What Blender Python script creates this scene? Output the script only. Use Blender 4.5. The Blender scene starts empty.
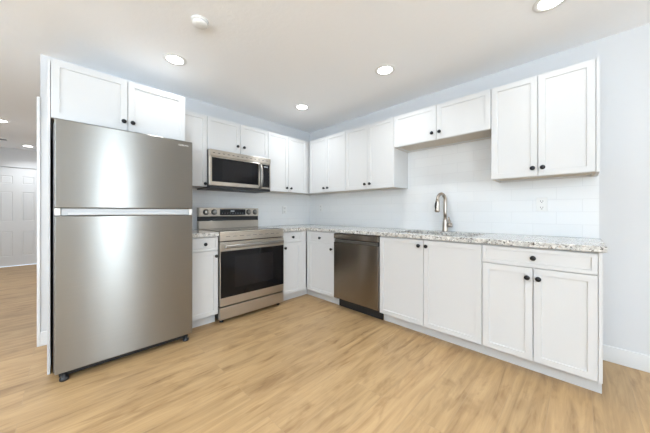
import bpy, bmesh, math, random
from mathutils import Vector, Matrix
random.seed(4)
SC = bpy.context.scene
COL = SC.collection

# ------------------------------------------------------------------ camera
cam_d = bpy.data.cameras.new('camera'); cam = bpy.data.objects.new('camera', cam_d); COL.objects.link(cam)
cam_d.sensor_width = 36.0; cam_d.sensor_fit = 'HORIZONTAL'
cam_d.lens = 36.0 * 257.02 / 650.0
cam_d.shift_y = -(216.5 - 212.15) / 650.0
cam_d.clip_start = 0.05; cam_d.clip_end = 60
cam.location = (-2.8601, -3.188, 1.1147)
cam.rotation_euler = (math.radians(90), 0, math.radians(-45.24))
SC.camera = cam

# ------------------------------------------------------------------ look
SC.view_settings.view_transform = 'Standard'
SC.view_settings.look = 'None'
SC.view_settings.gamma = 1.0
SC.view_settings.exposure = 0.10
SC.view_settings.use_curve_mapping = False
SC.cycles.max_bounces = 10
SC.cycles.diffuse_bounces = 7
SC.cycles.glossy_bounces = 5
SC.cycles.sample_clamp_indirect = 6.0
SC.cycles.caustics_reflective = False
SC.cycles.caustics_refractive = False

# ------------------------------------------------------------------ world: a pale daylight sky outside the added windows
W = bpy.data.worlds.new('daylight'); SC.world = W; W.use_nodes = True
W.node_tree.nodes['Background'].inputs[0].default_value = (0.80, 0.90, 1.0, 1)
W.node_tree.nodes['Background'].inputs[1].default_value = 1.2

def area_light(name, loc, rot, sx, sy, power, color, shape='RECTANGLE', spread=180):
    l = bpy.data.lights.new(name, 'AREA'); l.shape = shape; l.size = sx; l.size_y = sy
    l.energy = power; l.color = color; l.spread = math.radians(spread)
    o = bpy.data.objects.new(name, l); COL.objects.link(o); o.location = loc; o.rotation_euler = rot
    return o
R90 = math.radians(90)
FILL_TINT = (0.74, 0.88, 1.0)
# added fill lamps standing in for daylight, unseen behind and left of the camera
area_light('added_streak_light', (-2.05, -6.35, 1.40), (R90 + 0.20, 0, 0), 0.42, 1.3, 48, FILL_TINT)  # narrow lamp added to put the bright streak on the refrigerator
area_light('added_rear_fill', (-5.2, -6.10, 1.20), (R90 + 1.25, 0, 0), 1.6, 0.8, 310, FILL_TINT, spread=165)  # added inside the room, tilted up to brighten the ceiling
area_light('added_left_fill', (-6.55, -2.6, 1.20), (R90 + 1.25, 0, -R90), 2.2, 0.8, 170, FILL_TINT, spread=165)  # second added lamp, also turned up toward the ceiling
WARM = (0.90, 0.955, 1.0)
CAN_POWER = 8.0

# ------------------------------------------------------------------ materials
def mat(name, col=(0.8, 0.8, 0.8), rough=0.5, metal=0.0, spec=0.5, coat=0.0):
    m = bpy.data.materials.new(name); m.use_nodes = True
    b = m.node_tree.nodes['Principled BSDF']
    b.inputs['Base Color'].default_value = (*col, 1)
    b.inputs['Roughness'].default_value = rough
    b.inputs['Metallic'].default_value = metal
    b.inputs['Specular IOR Level'].default_value = spec
    b.inputs['Coat Weight'].default_value = coat
    return m
def N(m, t, **kw):
    n = m.node_tree.nodes.new(t)
    for k, v in kw.items():
        if k in n.inputs: n.inputs[k].default_value = v
        else: setattr(n, k, v)
    return n
def L(m, a, b): m.node_tree.links.new(a, b)
def BS(m): return m.node_tree.nodes['Principled BSDF']
def coords(m, scale=(1, 1, 1), kind='Object', rot=(0, 0, 0)):
    t = N(m, 'ShaderNodeTexCoord'); mp = N(m, 'ShaderNodeMapping')
    mp.inputs['Scale'].default_value = scale; mp.inputs['Rotation'].default_value = rot
    L(m, t.outputs[kind], mp.inputs['Vector']); return mp.outputs['Vector']
def world_coords(m, scale=(1, 1, 1)):
    g = N(m, 'ShaderNodeNewGeometry'); mp = N(m, 'ShaderNodeMapping'); mp.inputs['Scale'].default_value = scale
    L(m, g.outputs['Position'], mp.inputs['Vector']); return mp.outputs['Vector']
def ramp(m, src, stops, interp='LINEAR'):
    r = N(m, 'ShaderNodeValToRGB'); cr = r.color_ramp; cr.interpolation = interp
    while len(cr.elements) < len(stops): cr.elements.new(0.5)
    for e, (p, c) in zip(cr.elements, stops):
        e.position = p; e.color = (*c, 1) if len(c) == 3 else c
    L(m, src, r.inputs[0]); return r.outputs[0]
def mixc(m, fac, a, b, mode='MIX'):
    n = N(m, 'ShaderNodeMix', data_type='RGBA', blend_type=mode)
    if isinstance(fac, (int, float)): n.inputs[0].default_value = fac
    else: L(m, fac, n.inputs[0])
    for i, v in ((6, a), (7, b)):
        if isinstance(v, tuple): n.inputs[i].default_value = (*v, 1)
        else: L(m, v, n.inputs[i])
    return n.outputs[2]
def bump(m, h, strength=0.1, dist=0.001):
    b = N(m, 'ShaderNodeBump'); b.inputs['Strength'].default_value = strength; b.inputs['Distance'].default_value = dist
    L(m, h, b.inputs['Height']); L(m, b.outputs[0], BS(m).inputs['Normal'])

CAB = mat('white_cabinet_paint', (0.63, 0.63, 0.628), 0.5, 0, 0.3)
CAB_IN = mat('cabinet_underside_maple', (0.60, 0.54, 0.46), 0.55)
TRIMW = mat('white_trim_paint', (0.70, 0.705, 0.71), 0.4)
BLACK = mat('black_metal_knob', (0.018, 0.018, 0.02), 0.35, 0.6)
PLAST_B = mat('black_plastic', (0.015, 0.015, 0.016), 0.45)
GLASS_B = mat('black_glass', (0.007, 0.007, 0.008), 0.05, 0, 0.25)
GLASS_S = mat('smoked_inner_glass', (0.013, 0.012, 0.013), 0.10, 0, 0.25)
PLAST_W = mat('white_plastic', (0.78, 0.78, 0.77), 0.35)
PLAST_G = mat('light_grey_plastic', (0.58, 0.59, 0.60), 0.4)
SLOT = mat('outlet_slot_dark', (0.08, 0.08, 0.08), 0.6)
GREY_S = mat('grey_steel_side', (0.10, 0.10, 0.105), 0.5, 0.3)
DISPLAY = mat('display_marks', (0.45, 0.48, 0.5), 0.4)
LOGO = mat('logo_silver', (0.85, 0.85, 0.85), 0.3, 0.2)
NICKEL = mat('brushed_nickel', (0.40, 0.35, 0.30), 0.30, 1.0)

def steel(name, col, rough, along='x', aniso=0.93):
    m = mat(name, col, rough, 1.0); b = BS(m)
    sc = (1.5, 1.5, 260) if along == 'x' else (260, 260, 1.5)
    n = N(m, 'ShaderNodeTexNoise', Scale=1.0, Detail=3.0, Roughness=0.6)
    L(m, coords(m, sc), n.inputs['Vector'])
    mr = N(m, 'ShaderNodeMapRange'); mr.inputs['To Min'].default_value = rough * 0.9; mr.inputs['To Max'].default_value = rough * 1.1
    L(m, n.outputs[0], mr.inputs['Value']); L(m, mr.outputs[0], b.inputs['Roughness'])
    bump(m, n.outputs[0], 0.02, 0.0004)
    c = ramp(m, n.outputs[0], [(0.3, tuple(v * 0.97 for v in col)), (0.7, col)])
    L(m, c, b.inputs['Base Color'])
    b.inputs['Anisotropic'].default_value = aniso; b.inputs['Anisotropic Rotation'].default_value = 0.25
    t = N(m, 'ShaderNodeTangent'); t.direction_type = 'RADIAL'; t.axis = 'Z'
    L(m, t.outputs[0], b.inputs['Tangent'])
    return m
STEEL = steel('brushed_stainless', (0.315, 0.305, 0.285), 0.29)
STEEL_W = steel('brushed_stainless_warm', (0.57, 0.52, 0.455), 0.30)
STEEL_D = steel('brushed_stainless_dark', (0.29, 0.255, 0.22), 0.24)

# wall paint
WALL = mat('cool_white_wall_paint', (0.63, 0.635, 0.645), 0.75)
n = N(WALL, 'ShaderNodeTexNoise', Scale=120.0, Detail=3.0); L(WALL, world_coords(WALL), n.inputs['Vector']); bump(WALL, n.outputs[0], 0.15, 0.001)
# textured ceiling
CEIL = mat('knockdown_ceiling_paint', (0.90, 0.915, 0.935), 0.9)
n = N(CEIL, 'ShaderNodeTexNoise', Scale=28.0, Detail=4.0, Roughness=0.65); L(CEIL, world_coords(CEIL), n.inputs['Vector'])
h = ramp(CEIL, n.outputs[0], [(0.42, (0, 0, 0)), (0.58, (1, 1, 1))]); bump(CEIL, h, 0.15, 0.002)

# oak plank floor, boards run along world x
FLOOR = mat('oak_vinyl_plank', (0.6, 0.45, 0.3), 0.42)
def floor_nodes(m):
    v = world_coords(m)
    br = N(m, 'ShaderNodeTexBrick'); br.offset = 0.37; br.offset_frequency = 2
    br.inputs['Color1'].default_value = (0, 0, 0, 1); br.inputs['Color2'].default_value = (1, 1, 1, 1); br.inputs['Mortar'].default_value = (0.5, 0.5, 0.5, 1)
    br.inputs['Scale'].default_value = 1.0; br.inputs['Mortar Size'].default_value = 0.0012; br.inputs['Mortar Smooth'].default_value = 0.2
    br.inputs['Bias'].default_value = 0.0; br.inputs['Brick Width'].default_value = 1.52; br.inputs['Row Height'].default_value = 0.18
    L(m, v, br.inputs['Vector'])
    # every board shifts the grain
    sep = N(m, 'ShaderNodeSeparateXYZ'); L(m, v, sep.inputs[0])
    def math_(op, a, b=None):
        q = N(m, 'ShaderNodeMath', operation=op)
        if isinstance(a, (int, float)): q.inputs[0].default_value = a
        else: L(m, a, q.inputs[0])
        if b is not None:
            if isinstance(b, (int, float)): q.inputs[1].default_value = b
            else: L(m, b, q.inputs[1])
        return q.outputs[0]
    shift = math_('MULTIPLY', br.outputs['Color'], 37.0)
    row = math_('FLOOR', math_('DIVIDE', sep.outputs[1], 0.18))
    off = math_('ADD', shift, math_('MULTIPLY', row, 3.7))
    cmb = N(m, 'ShaderNodeCombineXYZ'); L(m, math_('ADD', math_('MULTIPLY', sep.outputs[0], 0.9), off), cmb.inputs[0]); L(m, math_('MULTIPLY', sep.outputs[1], 9.0), cmb.inputs[1]); L(m, off, cmb.inputs[2])
    g1 = N(m, 'ShaderNodeTexNoise', Scale=1.6, Detail=5.0, Roughness=0.62, Distortion=0.9); L(m, cmb.outputs[0], g1.inputs['Vector'])
    cm2 = N(m, 'ShaderNodeCombineXYZ'); L(m, math_('ADD', math_('MULTIPLY', sep.outputs[0], 3.0), off), cm2.inputs[0]); L(m, math_('MULTIPLY', sep.outputs[1], 110.0), cm2.inputs[1]); L(m, off, cm2.inputs[2])
    g2 = N(m, 'ShaderNodeTexNoise', Scale=1.0, Detail=4.0, Roughness=0.6); L(m, cm2.outputs[0], g2.inputs['Vector'])
    cm3 = N(m, 'ShaderNodeCombineXYZ'); L(m, math_('ADD', math_('MULTIPLY', sep.outputs[0], 2.2), off), cm3.inputs[0]); L(m, math_('MULTIPLY', sep.outputs[1], 12.0), cm3.inputs[1]); L(m, off, cm3.inputs[2])
    g3 = N(m, 'ShaderNodeTexNoise', Scale=1.3, Detail=3.0, Roughness=0.5, Distortion=1.5); L(m, cm3.outputs[0], g3.inputs['Vector'])
    base = ramp(m, g1.outputs[0], [(0.25, (0.24, 0.145, 0.066)), (0.40, (0.37, 0.235, 0.112)), (0.56, (0.45, 0.295, 0.145)), (0.75, (0.50, 0.34, 0.175))])
    fine = ramp(m, g2.outputs[0], [(0.3, (0.86, 0.84, 0.82)), (0.6, (1.0, 1.0, 1.0))])
    c = mixc(m, 0.7, base, fine, 'MULTIPLY')
    streak = ramp(m, g3.outputs[0], [(0.58, (1, 1, 1)), (0.72, (0.66, 0.58, 0.50))])
    c = mixc(m, 0.6, c, streak, 'MULTIPLY')
    sm = N(m, 'ShaderNodeTexNoise', Scale=2.6, Detail=3.0, Roughness=0.6, Distortion=0.8); cm4 = N(m, 'ShaderNodeCombineXYZ')
    L(m, math_('ADD', sep.outputs[0], off), cm4.inputs[0]); L(m, math_('MULTIPLY', sep.outputs[1], 3.0), cm4.inputs[1]); L(m, cm4.outputs[0], sm.inputs['Vector'])
    c = mixc(m, 0.8, c, ramp(m, sm.outputs[0], [(0.54, (1, 1, 1)), (0.72, (0.66, 0.60, 0.54))]), 'MULTIPLY')
    tone = ramp(m, br.outputs['Color'], [(0.0, (0.93, 0.92, 0.91)), (0.5, (1.0, 1.0, 0.99)), (1.0, (1.05, 1.04, 1.03))])
    c = mixc(m, 1.0, c, tone, 'MULTIPLY')
    c = mixc(m, math_('MULTIPLY', br.outputs['Fac'], 0.55), c, (0.32, 0.22, 0.13))
    L(m, c, BS(m).inputs['Base Color'])
    hb = math_('SUBTRACT', math_('MULTIPLY', g2.outputs[0], 0.3), br.outputs['Fac'])
    bump(m, hb, 0.25, 0.001)
floor_nodes(FLOOR)

# speckled granite
GRAN = mat('speckled_granite', (0.7, 0.68, 0.64), 0.12)
def granite(m):
    v = world_coords(m)
    a = N(m, 'ShaderNodeTexNoise', Scale=34.0, Detail=6.0, Roughness=0.7, Distortion=0.6); L(m, v, a.inputs['Vector'])
    b = N(m, 'ShaderNodeTexVoronoi', Scale=55.0, Randomness=1.0); L(m, v, b.inputs['Vector'])
    c = N(m, 'ShaderNodeTexNoise', Scale=75.0, Detail=4.0, Roughness=0.6); L(m, v, c.inputs['Vector'])
    d = N(m, 'ShaderNodeTexNoise', Scale=52.0, Detail=4.0, Roughness=0.6); L(m, coords(m, (1, 1, 1.3)), d.inputs['Vector'])
    base = ramp(m, a.outputs[0], [(0.38, (0.34, 0.33, 0.31)), (0.47, (0.58, 0.57, 0.54)), (0.60, (0.76, 0.74, 0.705))])
    vb = N(m, 'ShaderNodeRGBToBW'); L(m, b.outputs['Color'], vb.inputs[0]); vc = ramp(m, vb.outputs[0], [(0.25, (0.72, 0.71, 0.70)), (0.6, (1, 1, 1))]); base = mixc(m, 0.8, base, vc, 'MULTIPLY')
    dk = ramp(m, c.outputs[0], [(0.38, (1, 1, 1)), (0.43, (0, 0, 0))])
    base = mixc(m, dk, base, (0.07, 0.06, 0.055))
    br = ramp(m, d.outputs[0], [(0.62, (0, 0, 0)), (0.68, (1, 1, 1))])
    base = mixc(m, br, base, (0.33, 0.22, 0.14))
    L(m, base, BS(m).inputs['Base Color'])
granite(GRAN)

# 4 x 12 inch glossy white tile laid in running bond; (u, z) are object coordinates x, z
TILE = mat('white_subway_tile', (0.80, 0.82, 0.83), 0.3)
def tile(m):
    t = N(m, 'ShaderNodeTexCoord'); s = N(m, 'ShaderNodeSeparateXYZ'); c = N(m, 'ShaderNodeCombineXYZ')
    L(m, t.outputs['Object'], s.inputs[0]); L(m, s.outputs[0], c.inputs[0]); L(m, s.outputs[2], c.inputs[1])
    br = N(m, 'ShaderNodeTexBrick'); br.offset = 0.5
    br.inputs['Color1'].default_value = (0.75, 0.76, 0.765, 1); br.inputs['Color2'].default_value = (0.77, 0.78, 0.785, 1); br.inputs['Mortar'].default_value = (0.68, 0.69, 0.70, 1)
    br.inputs['Scale'].default_value = 1.0; br.inputs['Mortar Size'].default_value = 0.0016; br.inputs['Mortar Smooth'].default_value = 0.3
    br.inputs['Brick Width'].default_value = 0.305; br.inputs['Row Height'].default_value = 0.1016
    L(m, c.outputs[0], br.inputs['Vector']); L(m, br.outputs['Color'], BS(m).inputs['Base Color'])
    nz = N(m, 'ShaderNodeTexNoise', Scale=9.0, Detail=1.0); L(m, t.outputs['Object'], nz.inputs['Vector'])
    q = N(m, 'ShaderNodeMath', operation='SUBTRACT'); L(m, nz.outputs[0], q.inputs[0]); L(m, br.outputs['Fac'], q.inputs[1])
    bump(m, q.outputs[0], 0.5, 0.0012)
tile(TILE)

def emis(name, col, s):
    m = mat(name, col); b = BS(m); b.inputs['Emission Color'].default_value = (*col, 1); b.inputs['Emission Strength'].default_value = s; return m
LED = emis('led_lens', (1.0, 0.98, 0.94), 14.0)
PANE = mat('window_glass', (1, 1, 1), 0.0); BS(PANE).inputs['Transmission Weight'].default_value = 1.0; BS(PANE).inputs['IOR'].default_value = 1.05

# ------------------------------------------------------------------ mesh helpers
def box(bm, x0, x1, y0, y1, z0, z1, bev=0.0, mi=0, seg=2):
    t = bmesh.new(); bmesh.ops.create_cube(t, size=1.0)
    for v in t.verts:
        v.co = Vector(((x0 + x1) / 2 + v.co.x * (x1 - x0), (y0 + y1) / 2 + v.co.y * (y1 - y0), (z0 + z1) / 2 + v.co.z * (z1 - z0)))
    if bev > 0: bmesh.ops.bevel(t, geom=list(t.edges), offset=bev, segments=seg, profile=0.5, affect='EDGES')
    join(bm, t, mi)
def join(bm, t, mi=None, mtx=None):
    if mtx is not None: bmesh.ops.transform(t, matrix=mtx, verts=t.verts)
    if mi is not None:
        for f in t.faces: f.material_index = mi
    me = bpy.data.meshes.new('tmp'); t.to_mesh(me); t.free(); bm.from_mesh(me); bpy.data.meshes.remove(me)
def lathe(bm, prof, mtx=None, seg=24, mi=0, cap=True):
    t = bmesh.new(); rings = []
    for r, z in prof:
        rings.append([t.verts.new((r * math.cos(2 * math.pi * k / seg), r * math.sin(2 * math.pi * k / seg), z)) for k in range(seg)])
    for a, b in zip(rings, rings[1:]):
        for k in range(seg):
            f = t.faces.new((a[k], a[(k + 1) % seg], b[(k + 1) % seg], b[k])); f.smooth = True
    if cap:
        t.faces.new(list(reversed(rings[0]))); t.faces.new(rings[-1])
    bmesh.ops.recalc_face_normals(t, faces=t.faces)
    join(bm, t, mi, mtx)
def tube(bm, pts, rad, seg=14, mi=0, squash=None):
    """sweep a circle along pts; rad is a number or one per point"""
    t = bmesh.new(); pts = [Vector(p) for p in pts]; rings = []
    up = Vector((0, 0, 1)); prev = None
    for i, p in enumerate(pts):
        d = (pts[min(i + 1, len(pts) - 1)] - pts[max(i - 1, 0)]).normalized()
        if prev is None:
            a = d.cross(up)
            if a.length < 1e-3: a = d.cross(Vector((1, 0, 0)))
        else: a = prev - d * prev.dot(d)
        a.normalize(); prev = a; b = d.cross(a)
        r = rad[i] if isinstance(rad, (list, tuple)) else rad
        s = squash or 1.0
        rings.append([t.verts.new(p + a * (r * math.cos(2 * math.pi * k / seg)) + b * (r * s * math.sin(2 * math.pi * k / seg))) for k in range(seg)])
    for a, b in zip(rings, rings[1:]):
        for k in range(seg):
            f = t.faces.new((a[k], a[(k + 1) % seg], b[(k + 1) % seg], b[k])); f.smooth = True
    t.faces.new(list(reversed(rings[0]))); t.faces.new(rings[-1])
    bmesh.ops.recalc_face_normals(t, faces=t.faces)
    join(bm, t, mi)
def obj(name, bm, mats, parent=None, loc=(0, 0, 0), rot=(0, 0, 0)):
    me = bpy.data.meshes.new(name); bm.to_mesh(me); bm.free()
    for m in (mats if isinstance(mats, (list, tuple)) else [mats]): me.materials.append(m)
    o = bpy.data.objects.new(name, me); COL.objects.link(o); o.location = loc; o.rotation_euler = rot
    if parent: o.parent = parent
    return o
def tag(o, label, cat, group=None):
    o['label'] = label; o['category'] = cat
    if group: o['group'] = group
    return o
def thing(name, label, cat, loc=(0, 0, 0), rz=0.0, group=None):
    o = bpy.data.objects.new(name, None); COL.objects.link(o); o.location = loc; o.rotation_euler = (0, 0, rz)
    o.empty_display_size = 0.1
    return tag(o, label, cat, group)
def struct(name, bm, m, loc=(0, 0, 0)):
    o = obj(name, bm, m, None, loc); o['kind'] = 'structure'; return o
def B(*a, **k):
    bm = bmesh.new(); box(bm, *a, **k); return bm

# ------------------------------------------------------------------ the room
H = 2.43
XL, YR, YF = -7.0, -6.5, 5.1          # left wall, rear wall (behind the camera), far wall of the hall
struct('floor', B(XL, 0.12, YR, YF, -0.05, 0.0), FLOOR)
struct('ceiling', B(XL, 0.12, YR, YF, H, H + 0.05), CEIL)
struct('wall_right', B(0.0, 0.12, YR, 0.12, 0, H), WALL)
struct('wall_back', B(-3.009, 0.0, 0.0, 0.12, 0, H), WALL)
struct('wall_hall', B(-3.009, -2.889, 0.12, YF, 0, H), WALL)
bm = bmesh.new()
DX0, DX1, DZ = -3.905, -3.24, 2.04
box(bm, XL, DX0, YF, YF + 0.12, 0, H); box(bm, DX1, -2.889, YF, YF + 0.12, 0, H); box(bm, DX0, DX1, YF, YF + 0.12, DZ, H)
struct('wall_far', bm, WALL)
def wall_hole(bm, axis, c0, c1, a0, a1, holes):
    """a wall of thickness c0..c1 along a0..a1 with holes [(a, b, z0, z1)]"""
    def bb(p, q, z0, z1):
        if axis == 'x': box(bm, p, q, c0, c1, z0, z1)
        else: box(bm, c0, c1, p, q, z0, z1)
    cur = a0
    for (p, q, z0, z1) in sorted(holes):
        bb(cur, p, 0, H)
        if z0 > 0: bb(p, q, 0, z0)
        bb(p, q, z1, H); cur = q
    bb(cur, a1, 0, H)
bm = bmesh.new(); wall_hole(bm, 'x', YR - 0.12, YR, XL, 0.12, [(-6.1, -4.3, 0.8, 2.1), (-2.55, -1.55, 0.0, 2.1)]); struct('wall_rear', bm, WALL)
bm = bmesh.new(); wall_hole(bm, 'y', XL - 0.12, XL, YR, YF, [(-3.8, -1.4, 0.75, 2.15)]); struct('wall_left', bm, WALL)
def window(name, axis, c, a0, a1, z0, z1):
    bm = bmesh.new(); w = 0.05; m = (a0 + a1) / 2
    def bb(p, q, r, s, t=0.04):
        if axis == 'x': box(bm, p, q, c - t, c, r, s)
        else: box(bm, c - t, c, p, q, r, s)
    bb(a0, a0 + w, z0, z1); bb(a1 - w, a1, z0, z1); bb(m - w / 2, m + w / 2, z0, z1); bb(a0, a1, z0, z0 + w); bb(a0, a1, z1 - w, z1)
    f = struct(name, bm, TRIMW)
    bm = bmesh.new()
    if axis == 'x': box(bm, a0 + w, a1 - w, c - 0.026, c - 0.02, z0 + w, z1 - w)
    else: box(bm, c - 0.026, c - 0.02, a0 + w, a1 - w, z0 + w, z1 - w)
    obj('pane', bm, PANE, f)
window('added_window_1', 'x', YR - 0.03, -6.1, -4.3, 0.8, 2.1)  # unseen window added to help light the room
window('added_window_2', 'y', XL - 0.03, -3.8, -1.4, 0.75, 2.15)  # another added window, out of view, for light from the left
window('added_glazed_door', 'x', YR - 0.03, -2.55, -1.55, 0.0, 2.1)  # glazed door added out of view for the refrigerator's reflection
# baseboards
def bb_prof(bm, x0, x1, y0, y1):
    box(bm, x0, x1, y0, y1, 0.001, 0.118, 0.003)
bm = bmesh.new(); bb_prof(bm, -0.014, 0.0, YR, -3.29); struct('baseboard_right', bm, TRIMW)
bm = bmesh.new(); bb_prof(bm, -3.009, -2.958, -0.014, 0.0); struct('baseboard_back', bm, TRIMW)
bm = bmesh.new(); bb_prof(bm, XL, -2.55, YR, YR + 0.014); bb_prof(bm, -1.55, -0.015, YR, YR + 0.014); struct('baseboard_rear', bm, TRIMW)
bm = bmesh.new(); bb_prof(bm, XL, XL + 0.014, YR + 0.015, YF); struct('baseboard_left', bm, TRIMW)
# squared jamb board standing against the end of the wall beside the refrigerator
bm = bmesh.new(); box(bm, -3.029, -3.0095, -0.012, 0.13, 0.001, 2.07, 0.003); struct('trim_1', bm, TRIMW)
# six panel door at the end of the hall
bm = bmesh.new()
t = bmesh.new(); xs = [DX0 + 0.003, -3.80, -3.632, -3.507, -3.338, DX1 - 0.003]; zs = [0.012, 0.21, 0.72, 0.93, 1.535, 1.70, 1.86, DZ - 0.004]
V = {(i, j): t.verts.new((x, YF + 0.02, z)) for i, x in enumerate(xs) for j, z in enumerate(zs)}
pan = []
for i in range(5):
    for j in range(7):
        f = t.faces.new((V[i, j], V[i + 1, j], V[i + 1, j + 1], V[i, j + 1]))
        if i in (1, 3) and j in (1, 3, 5): pan.append(f)
bmesh.ops.recalc_face_normals(t, faces=t.faces)
if t.faces[0].normal.y > 0: bmesh.ops.reverse_faces(t, faces=t.faces)
bmesh.ops.inset_individual(t, faces=pan, thickness=0.012, depth=-0.006)
bmesh.ops.inset_individual(t, faces=pan, thickness=0.022, depth=0.0045)
join(bm, t); box(bm, DX0 + 0.003, DX1 - 0.003, YF + 0.034, YF + 0.06, 0.012, DZ - 0.004)
d1 = struct('door_1', bm, TRIMW)
bm = bmesh.new(); lathe(bm, [(0.026, 0), (0.026, 0.006), (0.011, 0.01), (0.011, 0.035), (0.024, 0.045), (0.027, 0.06), (0.02, 0.072), (0.004, 0.075)], Matrix.Translation((DX0 + 0.06, YF + 0.02, 0.95)) @ Matrix.Rotation(R90, 4, 'X'))
obj('door_knob', bm, NICKEL, d1)

# ------------------------------------------------------------------ ceiling fittings
def downlight(x, y, label, power=CAN_POWER, group='recessed ceiling lights'):
    t = thing('recessed_downlight', label, 'ceiling light', (x, y, H), 0, group)
    bm = bmesh.new(); lathe(bm, [(0.062, -0.001), (0.066, -0.006), (0.088, -0.005), (0.092, -0.0005)], cap=False, seg=36)
    obj('trim_ring', bm, PLAST_W, t)
    bm = bmesh.new(); lathe(bm, [(0.0005, -0.006), (0.05, -0.0055), (0.066, -0.003)], cap=False, seg=36)
    obj('lens', bm, LED, t)
    l = area_light('downlight_lamp', (x, y, H - 0.012), (0, 0, 0), 0.12, 0.12, power, WARM, 'DISK', 135)
    return t
downlight(-2.198, -0.711, 'round recessed ceiling light above the stainless refrigerator, left of the smoke detector', 2.5)
downlight(-0.781, -1.908, 'round recessed ceiling light in front of the short wall cabinet over the sink', 4)
downlight(-0.780, -0.720, 'round recessed ceiling light nearest the inner corner of the kitchen', 4)
downlight(-0.732, -3.060, 'round recessed ceiling light cut off by the top edge of the photo', 1.5)
downlight(-2.198, -3.060, 'added unseen round recessed ceiling light overhead, behind the viewpoint')  # added out of view to brighten the kitchen
downlight(-3.390, 4.604, 'round recessed ceiling light at the far end of the hall by the panelled door', 7)
downlight(-3.525, 2.721, 'round recessed ceiling light midway down the hall at the left edge', 15)
downlight(-3.75, -0.95, 'added unseen round recessed ceiling light just left of the refrigerator', 11)  # added out of view to lift the floor beside the refrigerator
downlight(-3.75, -2.9, 'added unseen round recessed ceiling light overhead, left of the viewpoint', 11)  # added out of view to lift the floor at the left
downlight(-5.3, -1.2, 'added unseen round recessed ceiling light over the open room left of the kitchen')  # added out of view as general fill
downlight(-4.9, -3.9, 'added unseen round recessed ceiling light over the open room behind the viewpoint')  # more unseen fill added to the open room

t = thing('smoke_detector', 'small round white smoke detector on the ceiling beside the light above the refrigerator', 'smoke detector', (-2.21, -1.332, H))
bm = bmesh.new(); lathe(bm, [(0.056, 0), (0.056, -0.008), (0.052, -0.011)], seg=32); obj('base', bm, PLAST_W, t)
bm = bmesh.new(); lathe(bm, [(0.050, -0.011), (0.048, -0.024), (0.038, -0.033), (0.015, -0.036), (0.001, -0.036)], seg=32); obj('cover', bm, PLAST_W, t)

t = thing('ceiling_vent', 'grey slatted air vent in the hall ceiling beside the far light', 'vent', (-3.75, 4.2, H))
bm = bmesh.new()
for a in ((-0.15, 0.15, -0.075, -0.06), (-0.15, 0.15, 0.06, 0.075), (-0.15, -0.135, -0.06, 0.06), (0.135, 0.15, -0.06, 0.06)): box(bm, *a, -0.008, 0)
obj('frame', bm, PLAST_W, t)
bm = bmesh.new()
for k in range(7): box(bm, -0.135, 0.135, -0.055 + k * 0.0175, -0.047 + k * 0.0175, -0.006, -0.001)
obj('slats', bm, GREY_S, t)

# ------------------------------------------------------------------ cabinets
def knob_bm(x, y, z):
    """mushroom knob standing out toward -y from (x, y, z)"""
    bm = bmesh.new()
    lathe(bm, [(0.009, 0), (0.009, 0.002), (0.0055, 0.005), (0.0055, 0.013), (0.013, 0.017), (0.0165, 0.022), (0.0165, 0.026), (0.012, 0.030), (0.002, 0.0315)],
          Matrix.Translation((x, y, z)) @ Matrix.Rotation(R90, 4, 'X'), seg=20)
    return bm
def shaker(x0, x1, z0, z1, yb, th=0.020, rail=0.057, rec=0.0065):
    """a front with a recessed centre panel; its back lies at y = yb, its face at yb - th"""
    t = bmesh.new(); bmesh.ops.create_cube(t, size=1.0)
    for v in t.verts: v.co = Vector(((x0 + x1) / 2 + v.co.x * (x1 - x0), yb - th / 2 + v.co.y * th, (z0 + z1) / 2 + v.co.z * (z1 - z0)))
    t.normal_update()
    bmesh.ops.bevel(t, geom=[e for e in t.edges], offset=0.0012, segments=1, affect='EDGES')
    t.normal_update()
    f = max((f for f in t.faces if f.normal.y < -0.99), key=lambda f: f.calc_area())
    bmesh.ops.inset_individual(t, faces=[f], thickness=rail, depth=0)
    bmesh.ops.inset_individual(t, faces=[f], thickness=0.0025, depth=-rec)
    return t
GAP = 0.0022
def fronts(t, items, yb):
    """items: (kind, x0, x1, z0, z1, knob_x or None, knob_z)"""
    for kind, x0, x1, z0, z1, kx, kz in items:
        rail = 0.057 if kind == 'door' else 0.034
        o = obj('door' if kind == 'door' else 'drawer_front', shaker(x0 + GAP, x1 - GAP, z0 + GAP, z1 - GAP, yb, rail=rail), CAB, t)
        if kx is not None: obj('knob', knob_bm(kx, yb - 0.020, kz), BLACK, o)
def place(side, s):
    """origin of a cabinet starting at distance s: range wall x = s, sink wall y = -s"""
    return ((s, 0.0), 0.0) if side == 'back' else ((0.0, -s), -R90)
def upper(side, s, w, z0, z1, depth, items, label, group, wide=None, name='wall_cabinet', filler=None, end_panel=False):
    (x, y), rz = place(side, s)
    t = thing(name, label, 'cabinet', (x, y, z0), rz, group)
    bm = bmesh.new(); h = z1 - z0; ww = wide or w; p = 0.018
    # box with its bottom panel set up behind a rail all round
    box(bm, 0, ww, -depth, 0, 0.014, h, 0.0008)
    box(bm, 0, ww, -depth, -depth + p, 0, 0.0145); box(bm, 0, ww, -p, 0, 0, 0.0145)
    box(bm, 0, p, -depth + p, -p, 0, 0.0145); box(bm, ww - p, ww, -depth + p, -p, 0, 0.0145)
    for f in bm.faces:
        c = f.calc_center_median()
        if f.normal.z < -0.9: f.material_index = 1
    obj('carcass', bm, [CAB, CAB_IN], t)
    fronts(t, items, -depth - 0.0005)
    if filler: obj('filler_strip', B(filler[0] + 0.001, filler[1] - 0.001, -depth - 0.013, -depth - 0.0005, 0.001, h - 0.001, bev=0.001), CAB, t)
    if end_panel: obj('end_panel', B(ww + 0.0005, ww + 0.018, -depth - 0.021, 0, -0.002, h + 0.002, bev=0.0008), CAB, t)
    return t
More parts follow.
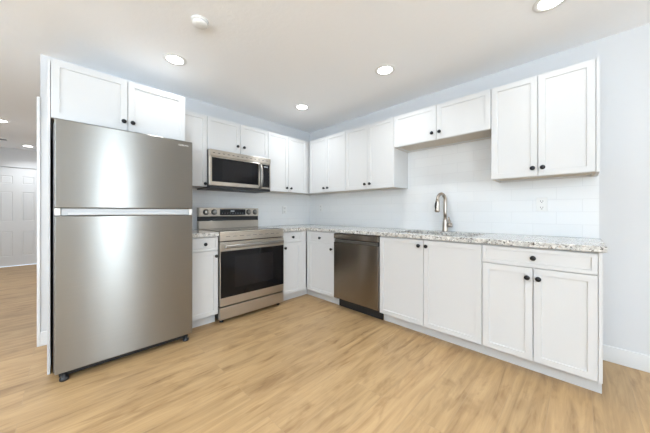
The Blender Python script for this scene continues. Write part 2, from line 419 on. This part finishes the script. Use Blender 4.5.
def base(side, s, w, items, label, group, wide=None, open_top=True, filler=None, end_panel=False, toe=(0, None)):
    (x, y), rz = place(side, s)
    t = thing('base_cabinet', label, 'cabinet', (x, y, 0), rz, group)
    ww = wide or w; D = 0.608; p = 0.018; z0, z1 = 0.102, 0.876
    bm = bmesh.new()
    box(bm, 0, p, -D, -0.002, z0, z1); box(bm, ww - p, ww, -D, -0.002, z0, z1)
    box(bm, p, ww - p, -D, -0.002, z0, z0 + p); box(bm, p, ww - p, -0.012, -0.002, z0 + p, z1)
    box(bm, p, ww - p, -D, -D + p, z1 - 0.04, z1); box(bm, p, ww - p, -D, -D + p, 0.722, 0.748) if any(i[0] == 'drawer' for i in items) else None
    obj('carcass', bm, CAB, t)
    a, b = toe[0], toe[1] if toe[1] is not None else ww
    obj('toe_kick', B(a, b, -0.545, -0.530, 0.0, 0.1015), CAB, t)
    fronts(t, items, -D - 0.0005)
    if filler: obj('filler_strip', B(filler[0] + 0.001, filler[1] - 0.001, -D - 0.013, -D - 0.0005, 0.104, z1 - 0.001, bev=0.001), CAB, t)
    if end_panel:
        bm = bmesh.new(); box(bm, ww + 0.0005, ww + 0.018, -D - 0.021, 0, z0 - 0.002, z1, 0.0008); box(bm, ww + 0.0005, ww + 0.018, -0.545, 0, 0, z0 - 0.002)
        obj('end_panel', bm, CAB, t)
    return t
UG = 'white shaker wall cabinets'; BG = 'white shaker base cabinets'
UB, UT = 1.390, 2.160
uh = UT - UB
DU = 0.305
# range wall, left to right
fh = UT + 0.01 - 1.765
upper('back', -2.934, 0.849, 1.765, 2.165, 0.59, [('door', 0, 0.4245, 0.0, fh, 0.398, 0.068), ('door', 0.4245, 0.849, 0.0, fh, 0.455, 0.068)],
      'deep white two-door cabinet directly above the refrigerator', UG)
upper('back', -2.084, 0.300, UB, UT, DU, [('door', 0, 0.300, 0, uh, 0.274, 0.03)], 'narrow single-door white wall cabinet between the refrigerator and the microwave', UG)
upper('back', -1.783, 0.766, 1.80, UT, DU, [('door', 0, 0.383, 0, UT - 1.80, 0.343, 0.085), ('door', 0.383, 0.766, 0, UT - 1.80, 0.423, 0.085)],
      'short white two-door wall cabinet directly above the microwave', UG)
upper('back', -1.016, 0.690, UB, UT, DU, [('door', 0, 0.325, 0, uh, 0.288, 0.055), ('door', 0.325, 0.650, 0, uh, 0.362, 0.055)],
      'white two-door wall cabinet between the microwave and the inner corner', UG, wide=1.015, filler=(0.650, 0.690))
# sink wall, left to right (distance from the corner)
upper('sink', 0.335, 0.710, UB, UT, DU, [('door', 0.015, 0.3625, 0, uh, 0.327, 0.058), ('door', 0.3625, 0.710, 0, uh, 0.398, 0.058)],
      'white two-door wall cabinet right of the inner corner, over the corner base cabinet', UG)
upper('sink', 1.046, 0.692, UB, UT, DU, [('door', 0, 0.346, 0, uh, 0.310, 0.060), ('door', 0.346, 0.692, 0, uh, 0.382, 0.060)],
      'white two-door wall cabinet above the dishwasher, left of the short cabinet over the sink', UG)
upper('sink', 1.739, 0.914, 1.82, UT, DU, [('door', 0, 0.457, 0, UT - 1.82, 0.421, 0.068), ('door', 0.457, 0.914, 0, UT - 1.82, 0.493, 0.068)],
      'short wide white two-door wall cabinet high above the sink and faucet', UG)
upper('sink', 2.654, 0.612, UB, UT, DU, [('door', 0, 0.306, 0, uh, 0.276, 0.062), ('door', 0.306, 0.612, 0, uh, 0.336, 0.062)],
      'white two-door wall cabinet at the right end, above the electrical outlet', UG, end_panel=True)
# base cabinets
ZD0, ZD1 = 0.736, 0.868
base('back', -2.084, 0.294, [('drawer', 0, 0.294, ZD0, ZD1, 0.165, 0.806), ('door', 0, 0.294, 0.10, ZD0, 0.268, 0.682)],
     'narrow white base cabinet with one drawer between the refrigerator and the range', BG)
base('back', -1.010, 0.380, [('drawer', 0, 0.300, ZD0, ZD1, 0.150, 0.803), ('door', 0, 0.300, 0.10, ZD0, 0.032, 0.674)],
     'white one-drawer base cabinet between the range and the inner corner', BG, wide=1.008, filler=(0.300, 0.382), toe=(0, 0.480))
base('sink', 0.632, 0.502, [('drawer', 0.040, 0.502, ZD0, ZD1, 0.262, 0.795), ('door', 0.040, 0.502, 0.10, ZD0, 0.458, 0.673)],
     'white one-drawer base cabinet between the inner corner and the dishwasher', BG, filler=(0.0, 0.040), toe=(-0.084, None))
base('sink', 1.750, 0.908, [('door', 0, 0.454, 0.10, ZD1, 0.414, 0.815), ('door', 0.454, 0.908, 0.10, ZD1, 0.482, 0.815)],
     'wide white two-door base cabinet under the sink, without a drawer', BG)
base('sink', 2.659, 0.607, [('drawer', 0, 0.607, ZD0, ZD1, 0.305, 0.804), ('door', 0, 0.3035, 0.10, ZD0, 0.273, 0.668), ('door', 0.3035, 0.607, 0.10, ZD0, 0.332, 0.668)],
     'white base cabinet at the right end with one wide drawer over two doors', BG, end_panel=True)
# tall end panel left of the refrigerator
o = obj('end_panel', B(-2.9505, -2.9355, -0.600, -0.001, 0.0, 2.165, bev=0.001), CAB); tag(o, 'tall thin white panel standing along the left side of the refrigerator', 'panel')

# ------------------------------------------------------------------ worktops
def cells(xs, ys, inc, z0, z1, bev):
    t = bmesh.new(); V = {}
    def v(i, j):
        if (i, j) not in V: V[i, j] = t.verts.new((xs[i], ys[j], z1))
        return V[i, j]
    for i in range(len(xs) - 1):
        for j in range(len(ys) - 1):
            if inc(i, j): t.faces.new((v(i, j), v(i + 1, j), v(i + 1, j + 1), v(i, j + 1)))
    bmesh.ops.recalc_face_normals(t, faces=t.faces)
    ex = bmesh.ops.extrude_face_region(t, geom=list(t.faces))
    for q in ex['geom']:
        if isinstance(q, bmesh.types.BMVert): q.co.z = z0
    bmesh.ops.recalc_face_normals(t, faces=t.faces); t.normal_update()
    sharp = [e for e in t.edges if len(e.link_faces) == 2 and e.calc_face_angle(0) > 0.5]
    bmesh.ops.bevel(t, geom=sharp, offset=bev, segments=2, profile=0.5, affect='EDGES')
    return t
SX0, SX1, SY0, SY1 = -0.540, -0.130, -2.575, -1.835
bm = cells([-1.010, -0.648, SX0, SX1, -0.010], [-3.302, SY0, SY1, -0.648, -0.010],
           lambda i, j: (i >= 1 or j == 3) and not (i == 2 and j == 1), 0.8775, 0.9145, 0.003)
o = obj('granite_countertop', bm, GRAN); tag(o, 'L-shaped speckled granite worktop running from the range round the corner past the sink', 'countertop', 'granite worktops')
bm = bmesh.new(); box(bm, -2.084, -1.789, -0.648, -0.010, 0.8775, 0.9145, 0.003)
o = obj('granite_countertop', bm, GRAN); tag(o, 'short piece of speckled granite worktop left of the range', 'countertop', 'granite worktops')

# ------------------------------------------------------------------ tile backsplashes (x, z in their own coordinates)
def slab(name, poly, m, loc, rz, label, th=0.008):
    t = bmesh.new(); f = t.faces.new([t.verts.new((x, 0, z)) for x, z in poly])
    ex = bmesh.ops.extrude_face_region(t, geom=[f])
    for q in ex['geom']:
        if isinstance(q, bmesh.types.BMVert): q.co.y = -th
    bmesh.ops.recalc_face_normals(t, faces=t.faces)
    o = obj(name, t, m, None, loc, (0, 0, rz)); tag(o, label, 'backsplash', 'tile backsplashes'); return o
z0 = 0.9150
slab('tile_backsplash', [(-2.084, z0 - .914), (-0.009, z0 - .914), (-0.009, 0.474), (-2.084, 0.474)], TILE, (0, -0.0003, 0.914), 0, 'white subway tile backsplash behind the range, left of the inner corner')
slab('tile_backsplash', [(0.001, z0 - .914), (3.292, z0 - .914), (3.292, 0.474), (2.652, 0.474), (2.652, 0.904), (1.741, 0.904), (1.741, 0.474), (0.001, 0.474)], TILE,
     (-0.0003, 0, 0.914), -R90, 'white subway tile backsplash behind the sink, right of the inner corner')

# ------------------------------------------------------------------ electrical outlets
def outlet(loc, rz, label):
    t = thing('electrical_outlet', label, 'outlet', loc, rz, 'wall outlets on the backsplash')
    obj('cover_plate', B(-0.036, 0.036, -0.006, 0, -0.058, 0.058, bev=0.0025), PLAST_W, t)
    for s in (-1, 1):
        r = obj('receptacle', B(-0.017, 0.017, -0.0085, -0.006, s * 0.027 - 0.019, s * 0.027 + 0.019, bev=0.001), PLAST_W, t)
        bm = bmesh.new()
        box(bm, -0.009, -0.006, -0.009, -0.0084, s * 0.027 - 0.004, s * 0.027 + 0.008); box(bm, 0.006, 0.009, -0.009, -0.0084, s * 0.027 - 0.004, s * 0.027 + 0.008)
        box(bm, -0.003, 0.003, -0.009, -0.0084, s * 0.027 - 0.014, s * 0.027 - 0.008)
        obj('slots', bm, SLOT, r)
outlet((-0.0084, -2.958, 1.180), -R90, 'white electrical outlet under the right end wall cabinet')
outlet((-0.0084, -0.272, 1.180), -R90, 'white electrical outlet on the sink wall close to the inner corner')
outlet((-0.527, -0.0084, 1.150), 0, 'white electrical outlet between the range and the inner corner')

# ------------------------------------------------------------------ sink and faucet
t = thing('kitchen_sink', 'stainless double-bowl sink set into the granite below the faucet', 'sink', (-0.335, -2.205, 0.68))
def bowl(y0, y1):
    q = bmesh.new(); x0, x1 = -0.200, 0.200; zt, zb = 0.196, 0.0
    bmesh.ops.create_cube(q, size=1.0)
    for v in q.verts: v.co = Vector(((x0 + x1) / 2 + v.co.x * (x1 - x0), (y0 + y1) / 2 + v.co.y * (y1 - y0), zt if v.co.z > 0 else zb))
    q.normal_update(); top = [f for f in q.faces if f.normal.z > 0.9]; bmesh.ops.delete(q, geom=top, context='FACES')
    es = [e for e in q.edges if len(e.link_faces) == 2]
    bmesh.ops.bevel(q, geom=es, offset=0.03, segments=4, profile=0.5, affect='EDGES')
    bmesh.ops.recalc_face_normals(q, faces=q.faces); bmesh.ops.reverse_faces(q, faces=q.faces)
    bmesh.ops.solidify(q, geom=list(q.faces), thickness=0.0015)
    for f in q.faces: f.smooth = True
    return q
obj('bowl', bowl(-0.365, -0.012), STEEL_W, t); obj('bowl', bowl(0.012, 0.365), STEEL_W, t)
bm = bmesh.new(); box(bm, -0.203, 0.203, -0.011, 0.011, 0.186, 0.1955, 0.003); obj('divider', bm, STEEL_W, t)
for yy in (-0.19, 0.19):
    bm = bmesh.new(); lathe(bm, [(0.045, 0.002), (0.045, 0.005), (0.03, 0.004), (0.001, 0.0035)], Matrix.Translation((0, yy, 0.0)), seg=24); obj('drain', bm, NICKEL, t)

FX, FY, FZ = -0.072, -2.190, 0.915
t = thing('kitchen_faucet', 'brushed nickel gooseneck pull-down faucet with a side lever behind the sink', 'faucet', (FX, FY, FZ))
bm = bmesh.new(); lathe(bm, [(0.030, 0), (0.030, 0.006), (0.028, 0.012), (0.0255, 0.03), (0.025, 0.085), (0.021, 0.12), (0.0165, 0.145)], seg=28); obj('base', bm, NICKEL, t)
pts = [(0, 0, 0.12), (0, 0, 0.20), (0, 0, 0.29)]
Rr = 0.062; dirv = Vector((-0.97, 0.26, 0)).normalized()
for k in range(1, 15):
    a = math.pi * k / 14 * 1.02
    c = dirv * (Rr - Rr * math.cos(a)); pts.append((c.x, c.y, 0.325 + Rr * math.sin(a)))
bm = bmesh.new(); tube(bm, pts, 0.0165, 18); obj('gooseneck', bm, NICKEL, t)
e = Vector(pts[-1]); d = (e - Vector(pts[-2])).normalized()
bm = bmesh.new(); tube(bm, [e - d * 0.003, e + d * 0.01, e + d * 0.035, e + d * 0.105, e + d * 0.12], [0.0175, 0.0195, 0.020, 0.0245, 0.0225], 20); sh = obj('spray_head', bm, NICKEL, t)
bm = bmesh.new(); tube(bm, [e + d * 0.1201, e + d * 0.123], 0.017, 20); obj('nozzle', bm, PLAST_B, sh)
sd = dirv
bm = bmesh.new(); tube(bm, [e + d * 0.015 + sd * 0.016, e + d * 0.035 + sd * 0.027, e + d * 0.065 + sd * 0.029, e + d * 0.085 + sd * 0.020], 0.008, 10); obj('spray_button', bm, PLAST_B, sh)
bm = bmesh.new(); tube(bm, [(0, -0.018, 0.065), (0, -0.066, 0.065)], 0.021, 20)
tube(bm, [(0, -0.066, 0.065), (0, -0.069, 0.065)], 0.017, 20)
tube(bm, [(0, -0.046, 0.078), (0, -0.044, 0.10), (0, -0.034, 0.150)], [0.013, 0.010, 0.007], 12); obj('lever_handle', bm, NICKEL, t)

# ------------------------------------------------------------------ refrigerator
FX0, FX1 = -2.913, -2.082; FW = FX1 - FX0
t = thing('refrigerator', 'large stainless steel top-freezer refrigerator at the left end of the kitchen', 'refrigerator', (FX0, 0, 0))
bm = bmesh.new(); box(bm, -0.006, FW - 0.004, -0.715, -0.05, 0.045, 1.705, 0.004); obj('body', bm, GREY_S, t)
def door_slab(z0, z1):
    q = bmesh.new(); box(q, 0, FW, -0.790, -0.722, z0, z1, 0.006, seg=3); return q
u = obj('freezer_door', door_slab(1.143, 1.722), STEEL, t)
l = obj('refrigerator_door', door_slab(0.062, 1.090), STEEL, t)
# recessed grip channel between the doors
bm = bmesh.new(); box(bm, 0.03, FW - 0.03, -0.770, -0.722, 1.092, 1.141, 0.004); obj('grip_channel', bm, PLAST_G, t)
bm = bmesh.new(); box(bm, 0.06, FW - 0.06, -0.7885, -0.765, 1.094, 1.112, 0.004); obj('grip_lip', bm, PLAST_G, t)
for a, b in ((0.001, 0.029), (FW - 0.029, FW - 0.001)):
    obj('grip_end_cap', B(a, b, -0.785, -0.722, 1.0925, 1.1405, bev=0.003), PLAST_W, t)
# gasket behind each door
obj('gasket', B(0.012, FW - 0.012, -0.7215, -0.7155, 0.07, 1.70), PLAST_B, t)
obj('toe_grille', B(0.02, FW - 0.02, -0.735, -0.70, 0.018, 0.060, bev=0.002), PLAST_B, t)
for fx, fy in ((0.045, -0.755), (FW - 0.045, -0.755), (0.045, -0.10), (FW - 0.045, -0.10)):
    bm = bmesh.new(); lathe(bm, [(0.022, 0.0), (0.024, 0.004), (0.024, 0.018), (0.012, 0.022), (0.012, 0.0605 if fy < -0.5 else 0.0445)], Matrix.Translation((fx, fy, 0)), seg=18); obj('levelling_foot', bm, PLAST_B, t)
cu = bpy.data.curves.new('brand_lettering', 'FONT'); cu.body = 'SAMSUNG'; cu.size = 0.017; cu.extrude = 0.0004; cu.align_x = 'CENTER'
tmp = bpy.data.objects.new('tmp', cu); COL.objects.link(tmp); bpy.context.view_layer.update()
me = bpy.data.meshes.new_from_object(tmp.evaluated_get(bpy.context.evaluated_depsgraph_get())); bpy.data.objects.remove(tmp)
me.materials.clear(); me.materials.append(LOGO)
lg = bpy.data.objects.new('brand_lettering', me); COL.objects.link(lg); lg.parent = u; lg.location = (FW - 0.072, -0.7906, 1.678); lg.rotation_euler = (R90, 0, 0)

# ------------------------------------------------------------------ range
RX, RW = -1.785, 0.768
t = thing('electric_range', 'stainless steel freestanding electric range with black oven door under the microwave', 'range', (RX, 0, 0))
bm = bmesh.new(); box(bm, 0.003, RW - 0.003, -0.612, -0.02, 0.035, 0.898, 0.002); obj('body', bm, PLAST_B, t)
bm = bmesh.new(); box(bm, 0, RW, -0.655, -0.085, 0.8985, 0.918, 0.004); ck = obj('cooktop', bm, STEEL_W, t)
bm = bmesh.new(); box(bm, 0.018, RW - 0.018, -0.600, -0.095, 0.9175, 0.9215, 0.001); gl = obj('cooktop_glass', bm, GLASS_B, ck)
bm = bmesh.new()
for bx, by, r in ((0.20, -0.46, 0.115), (0.57, -0.46, 0.09), (0.20, -0.21, 0.08), (0.57, -0.21, 0.11), (0.385, -0.20, 0.05)):
    lathe(bm, [(r - 0.004, 0.9216), (r - 0.004, 0.9219), (r, 0.9219), (r, 0.9216)], Matrix.Translation((bx, by, 0)), seg=40, cap=False)
obj('burner_rings', bm, GREY_S, ck)
bm = bmesh.new(); box(bm, 0, RW, -0.660, -0.615, 0.822, 0.898, 0.004); fp = obj('front_fascia', bm, STEEL_W, t)
for k in range(9): obj('vent_slot', B(0.06 + k * 0.075, 0.105 + k * 0.075, -0.6604, -0.659, 0.866, 0.870), SLOT, fp)
# oven door: stainless top band, black glass, stainless bottom band
bm = bmesh.new(); box(bm, 0, RW, -0.660, -0.615, 0.172, 0.812, 0.004); dr = obj('oven_door', bm, STEEL_W, t)
bm = bmesh.new(); box(bm, 0.004, RW - 0.004, -0.6645, -0.6600, 0.256, 0.722, 0.0012); og = obj('door_glass', bm, GLASS_B, dr)
bm = bmesh.new(); box(bm, 0.15, RW - 0.15, -0.6652, -0.6646, 0.34, 0.66); obj('oven_window', bm, GLASS_S, dr)
bm = bmesh.new(); box(bm, 0.03, RW - 0.03, -0.712, -0.694, 0.752, 0.787, 0.008, seg=3)
for a in (0.05, RW - 0.08): box(bm, a, a + 0.03, -0.697, -0.659, 0.757, 0.782, 0.003)
obj('handle', bm, STEEL, dr)
bm = bmesh.new(); box(bm, 0, RW, -0.660, -0.615, 0.038, 0.160, 0.004); obj('storage_drawer', bm, STEEL_W, t)
for fx in (0.04, RW - 0.04):
    for fy in (-0.60, -0.06):
        bm = bmesh.new(); lathe(bm, [(0.02, 0), (0.02, 0.012), (0.01, 0.014), (0.01, 0.0345)], Matrix.Translation((fx, fy, 0)), seg=16); obj('foot', bm, PLAST_B, t)
# backguard: lower stainless riser, dark recess, control panel leaning back
bm = bmesh.new(); box(bm, 0, RW, -0.080, -0.012, 0.919, 1.010, 0.003); bgd = obj('backguard', bm, STEEL_W, t)
bm = bmesh.new(); box(bm, 0.004, RW - 0.004, -0.060, -0.012, 1.0105, 1.062, 0.002); obj('recess', bm, PLAST_B, bgd)
for a in (0.004, RW - 0.008): obj('recess_end', B(a, a + 0.004, -0.08, -0.0605, 1.0105, 1.062), PLAST_B, bgd)
bm = bmesh.new(); box(bm, 0, RW, -0.088, -0.012, 1.0625, 1.168, 0.005); cp = obj('control_panel', bm, STEEL_W, t)
bm = bmesh.new(); box(bm, 0.240, 0.575, -0.0895, -0.0880, 1.078, 1.152, 0.0006); obj('display', bm, GLASS_B, cp)
obj('clock_readout', B(0.375, 0.425, -0.0900, -0.0895, 1.120, 1.136), DISPLAY, cp)
for k in range(9): a = 0.265 + k * 0.0335; obj('touch_key', B(a, a + 0.012, -0.0900, -0.0895, 1.100, 1.104), DISPLAY, cp)
for kx in (0.078, 0.172, 0.622, 0.716):
    bm = bmesh.new(); mt = Matrix.Translation((kx, -0.0882, 1.116)) @ Matrix.Rotation(R90, 4, 'X')
    lathe(bm, [(0.034, 0), (0.034, 0.003), (0.031, 0.004)], mt, seg=28, mi=1)
    lathe(bm, [(0.025, 0.004), (0.024, 0.024), (0.021, 0.027), (0.001, 0.0275)], mt, seg=28)
    box(bm, kx - 0.004, kx + 0.004, -0.1235, -0.1135, 1.095, 1.137, 0.002)
    obj('control_knob', bm, [STEEL, PLAST_B], cp)

# ------------------------------------------------------------------ microwave over the range
t = thing('microwave_oven', 'stainless over-the-range microwave with a dark glass door and curved handle', 'microwave', (-1.783, 0, 1.375))
MW, MH, MY = 0.764, 0.418, -0.385
bm = bmesh.new(); box(bm, 0, MW, MY + 0.04, -0.010, 0.0, MH, 0.003); obj('body', bm, GREY_S, t)
bm = bmesh.new(); box(bm, 0.0, MW, MY - 0.002, MY + 0.0395, 0.347, MH, 0.004); gr = obj('vent_grille', bm, STEEL_W, t)
for k in range(13): obj('vent_slot', B(0.035 + k * 0.055, 0.060 + k * 0.055, MY - 0.0026, MY - 0.001, 0.380, 0.386), SLOT, gr)
bm = bmesh.new(); box(bm, 0.0, 0.628, MY, MY + 0.0395, 0.030, 0.345, 0.004); dr = obj('door', bm, STEEL_W, t)
bm = bmesh.new(); box(bm, 0.026, 0.585, MY - 0.003, MY, 0.072, 0.333, 0.001); obj('door_glass', bm, GLASS_B, dr)
bm = bmesh.new(); box(bm, 0.14, 0.50, MY - 0.0035, MY - 0.0031, 0.095, 0.310); obj('window_mesh', bm, GLASS_S, dr)
bm = bmesh.new()
tube(bm, [(0.607, MY + 0.001, 0.040), (0.607, MY - 0.026, 0.052), (0.607, MY - 0.042, 0.10), (0.607, MY - 0.050, 0.18), (0.607, MY - 0.042, 0.26), (0.607, MY - 0.026, 0.308), (0.607, MY + 0.001, 0.320)],
     0.018, 14); obj('handle', bm, STEEL, dr)
bm = bmesh.new(); box(bm, 0.630, MW, MY, MY + 0.0395, 0.030, 0.345, 0.004); cp = obj('control_panel', bm, STEEL_W, t)
bm = bmesh.new(); box(bm, 0.640, MW - 0.018, MY - 0.003, MY, 0.050, 0.333, 0.001); obj('panel_glass', bm, GLASS_B, cp)
bm = bmesh.new(); box(bm, 0.665, 0.720, MY - 0.0034, MY - 0.003, 0.300, 0.312); obj('display_marks', bm, DISPLAY, cp)
bm = bmesh.new(); box(bm, 0.004, MW - 0.004, MY + 0.004, MY + 0.0395, 0.0, 0.0295, 0.002)
box(bm, 0.06, 0.30, -0.30, -0.14, -0.004, -0.0005); box(bm, 0.46, 0.70, -0.30, -0.14, -0.004, -0.0005); obj('bottom_vent', bm, PLAST_B, t)

# ------------------------------------------------------------------ dishwasher
t = thing('dishwasher', 'stainless dishwasher with a pocket handle under the granite worktop', 'dishwasher', (0, -1.1375, 0), -R90)
DW = 0.608
bm = bmesh.new(); box(bm, 0.003, DW - 0.003, -0.600, -0.03, 0.115, 0.866, 0.003); obj('tub_body', bm, PLAST_B, t)
bm = bmesh.new(); box(bm, 0, DW, -0.646, -0.602, 0.118, 0.768, 0.004); dd = obj('door', bm, STEEL_D, t)
bm = bmesh.new(); box(bm, 0, DW, -0.646, -0.602, 0.808, 0.868, 0.004); obj('control_strip', bm, STEEL_D, t)
bm = bmesh.new(); box(bm, 0.006, DW - 0.006, -0.622, -0.602, 0.7685, 0.8075); obj('handle_recess', bm, PLAST_B, t)
bm = bmesh.new(); box(bm, 0.012, DW - 0.012, -0.6480, -0.623, 0.7720, 0.7980, 0.003); obj('handle_lip', bm, STEEL, t)
obj('toe_plate', B(0.006, DW - 0.006, -0.555, -0.540, 0.0, 0.114), PLAST_B, t)
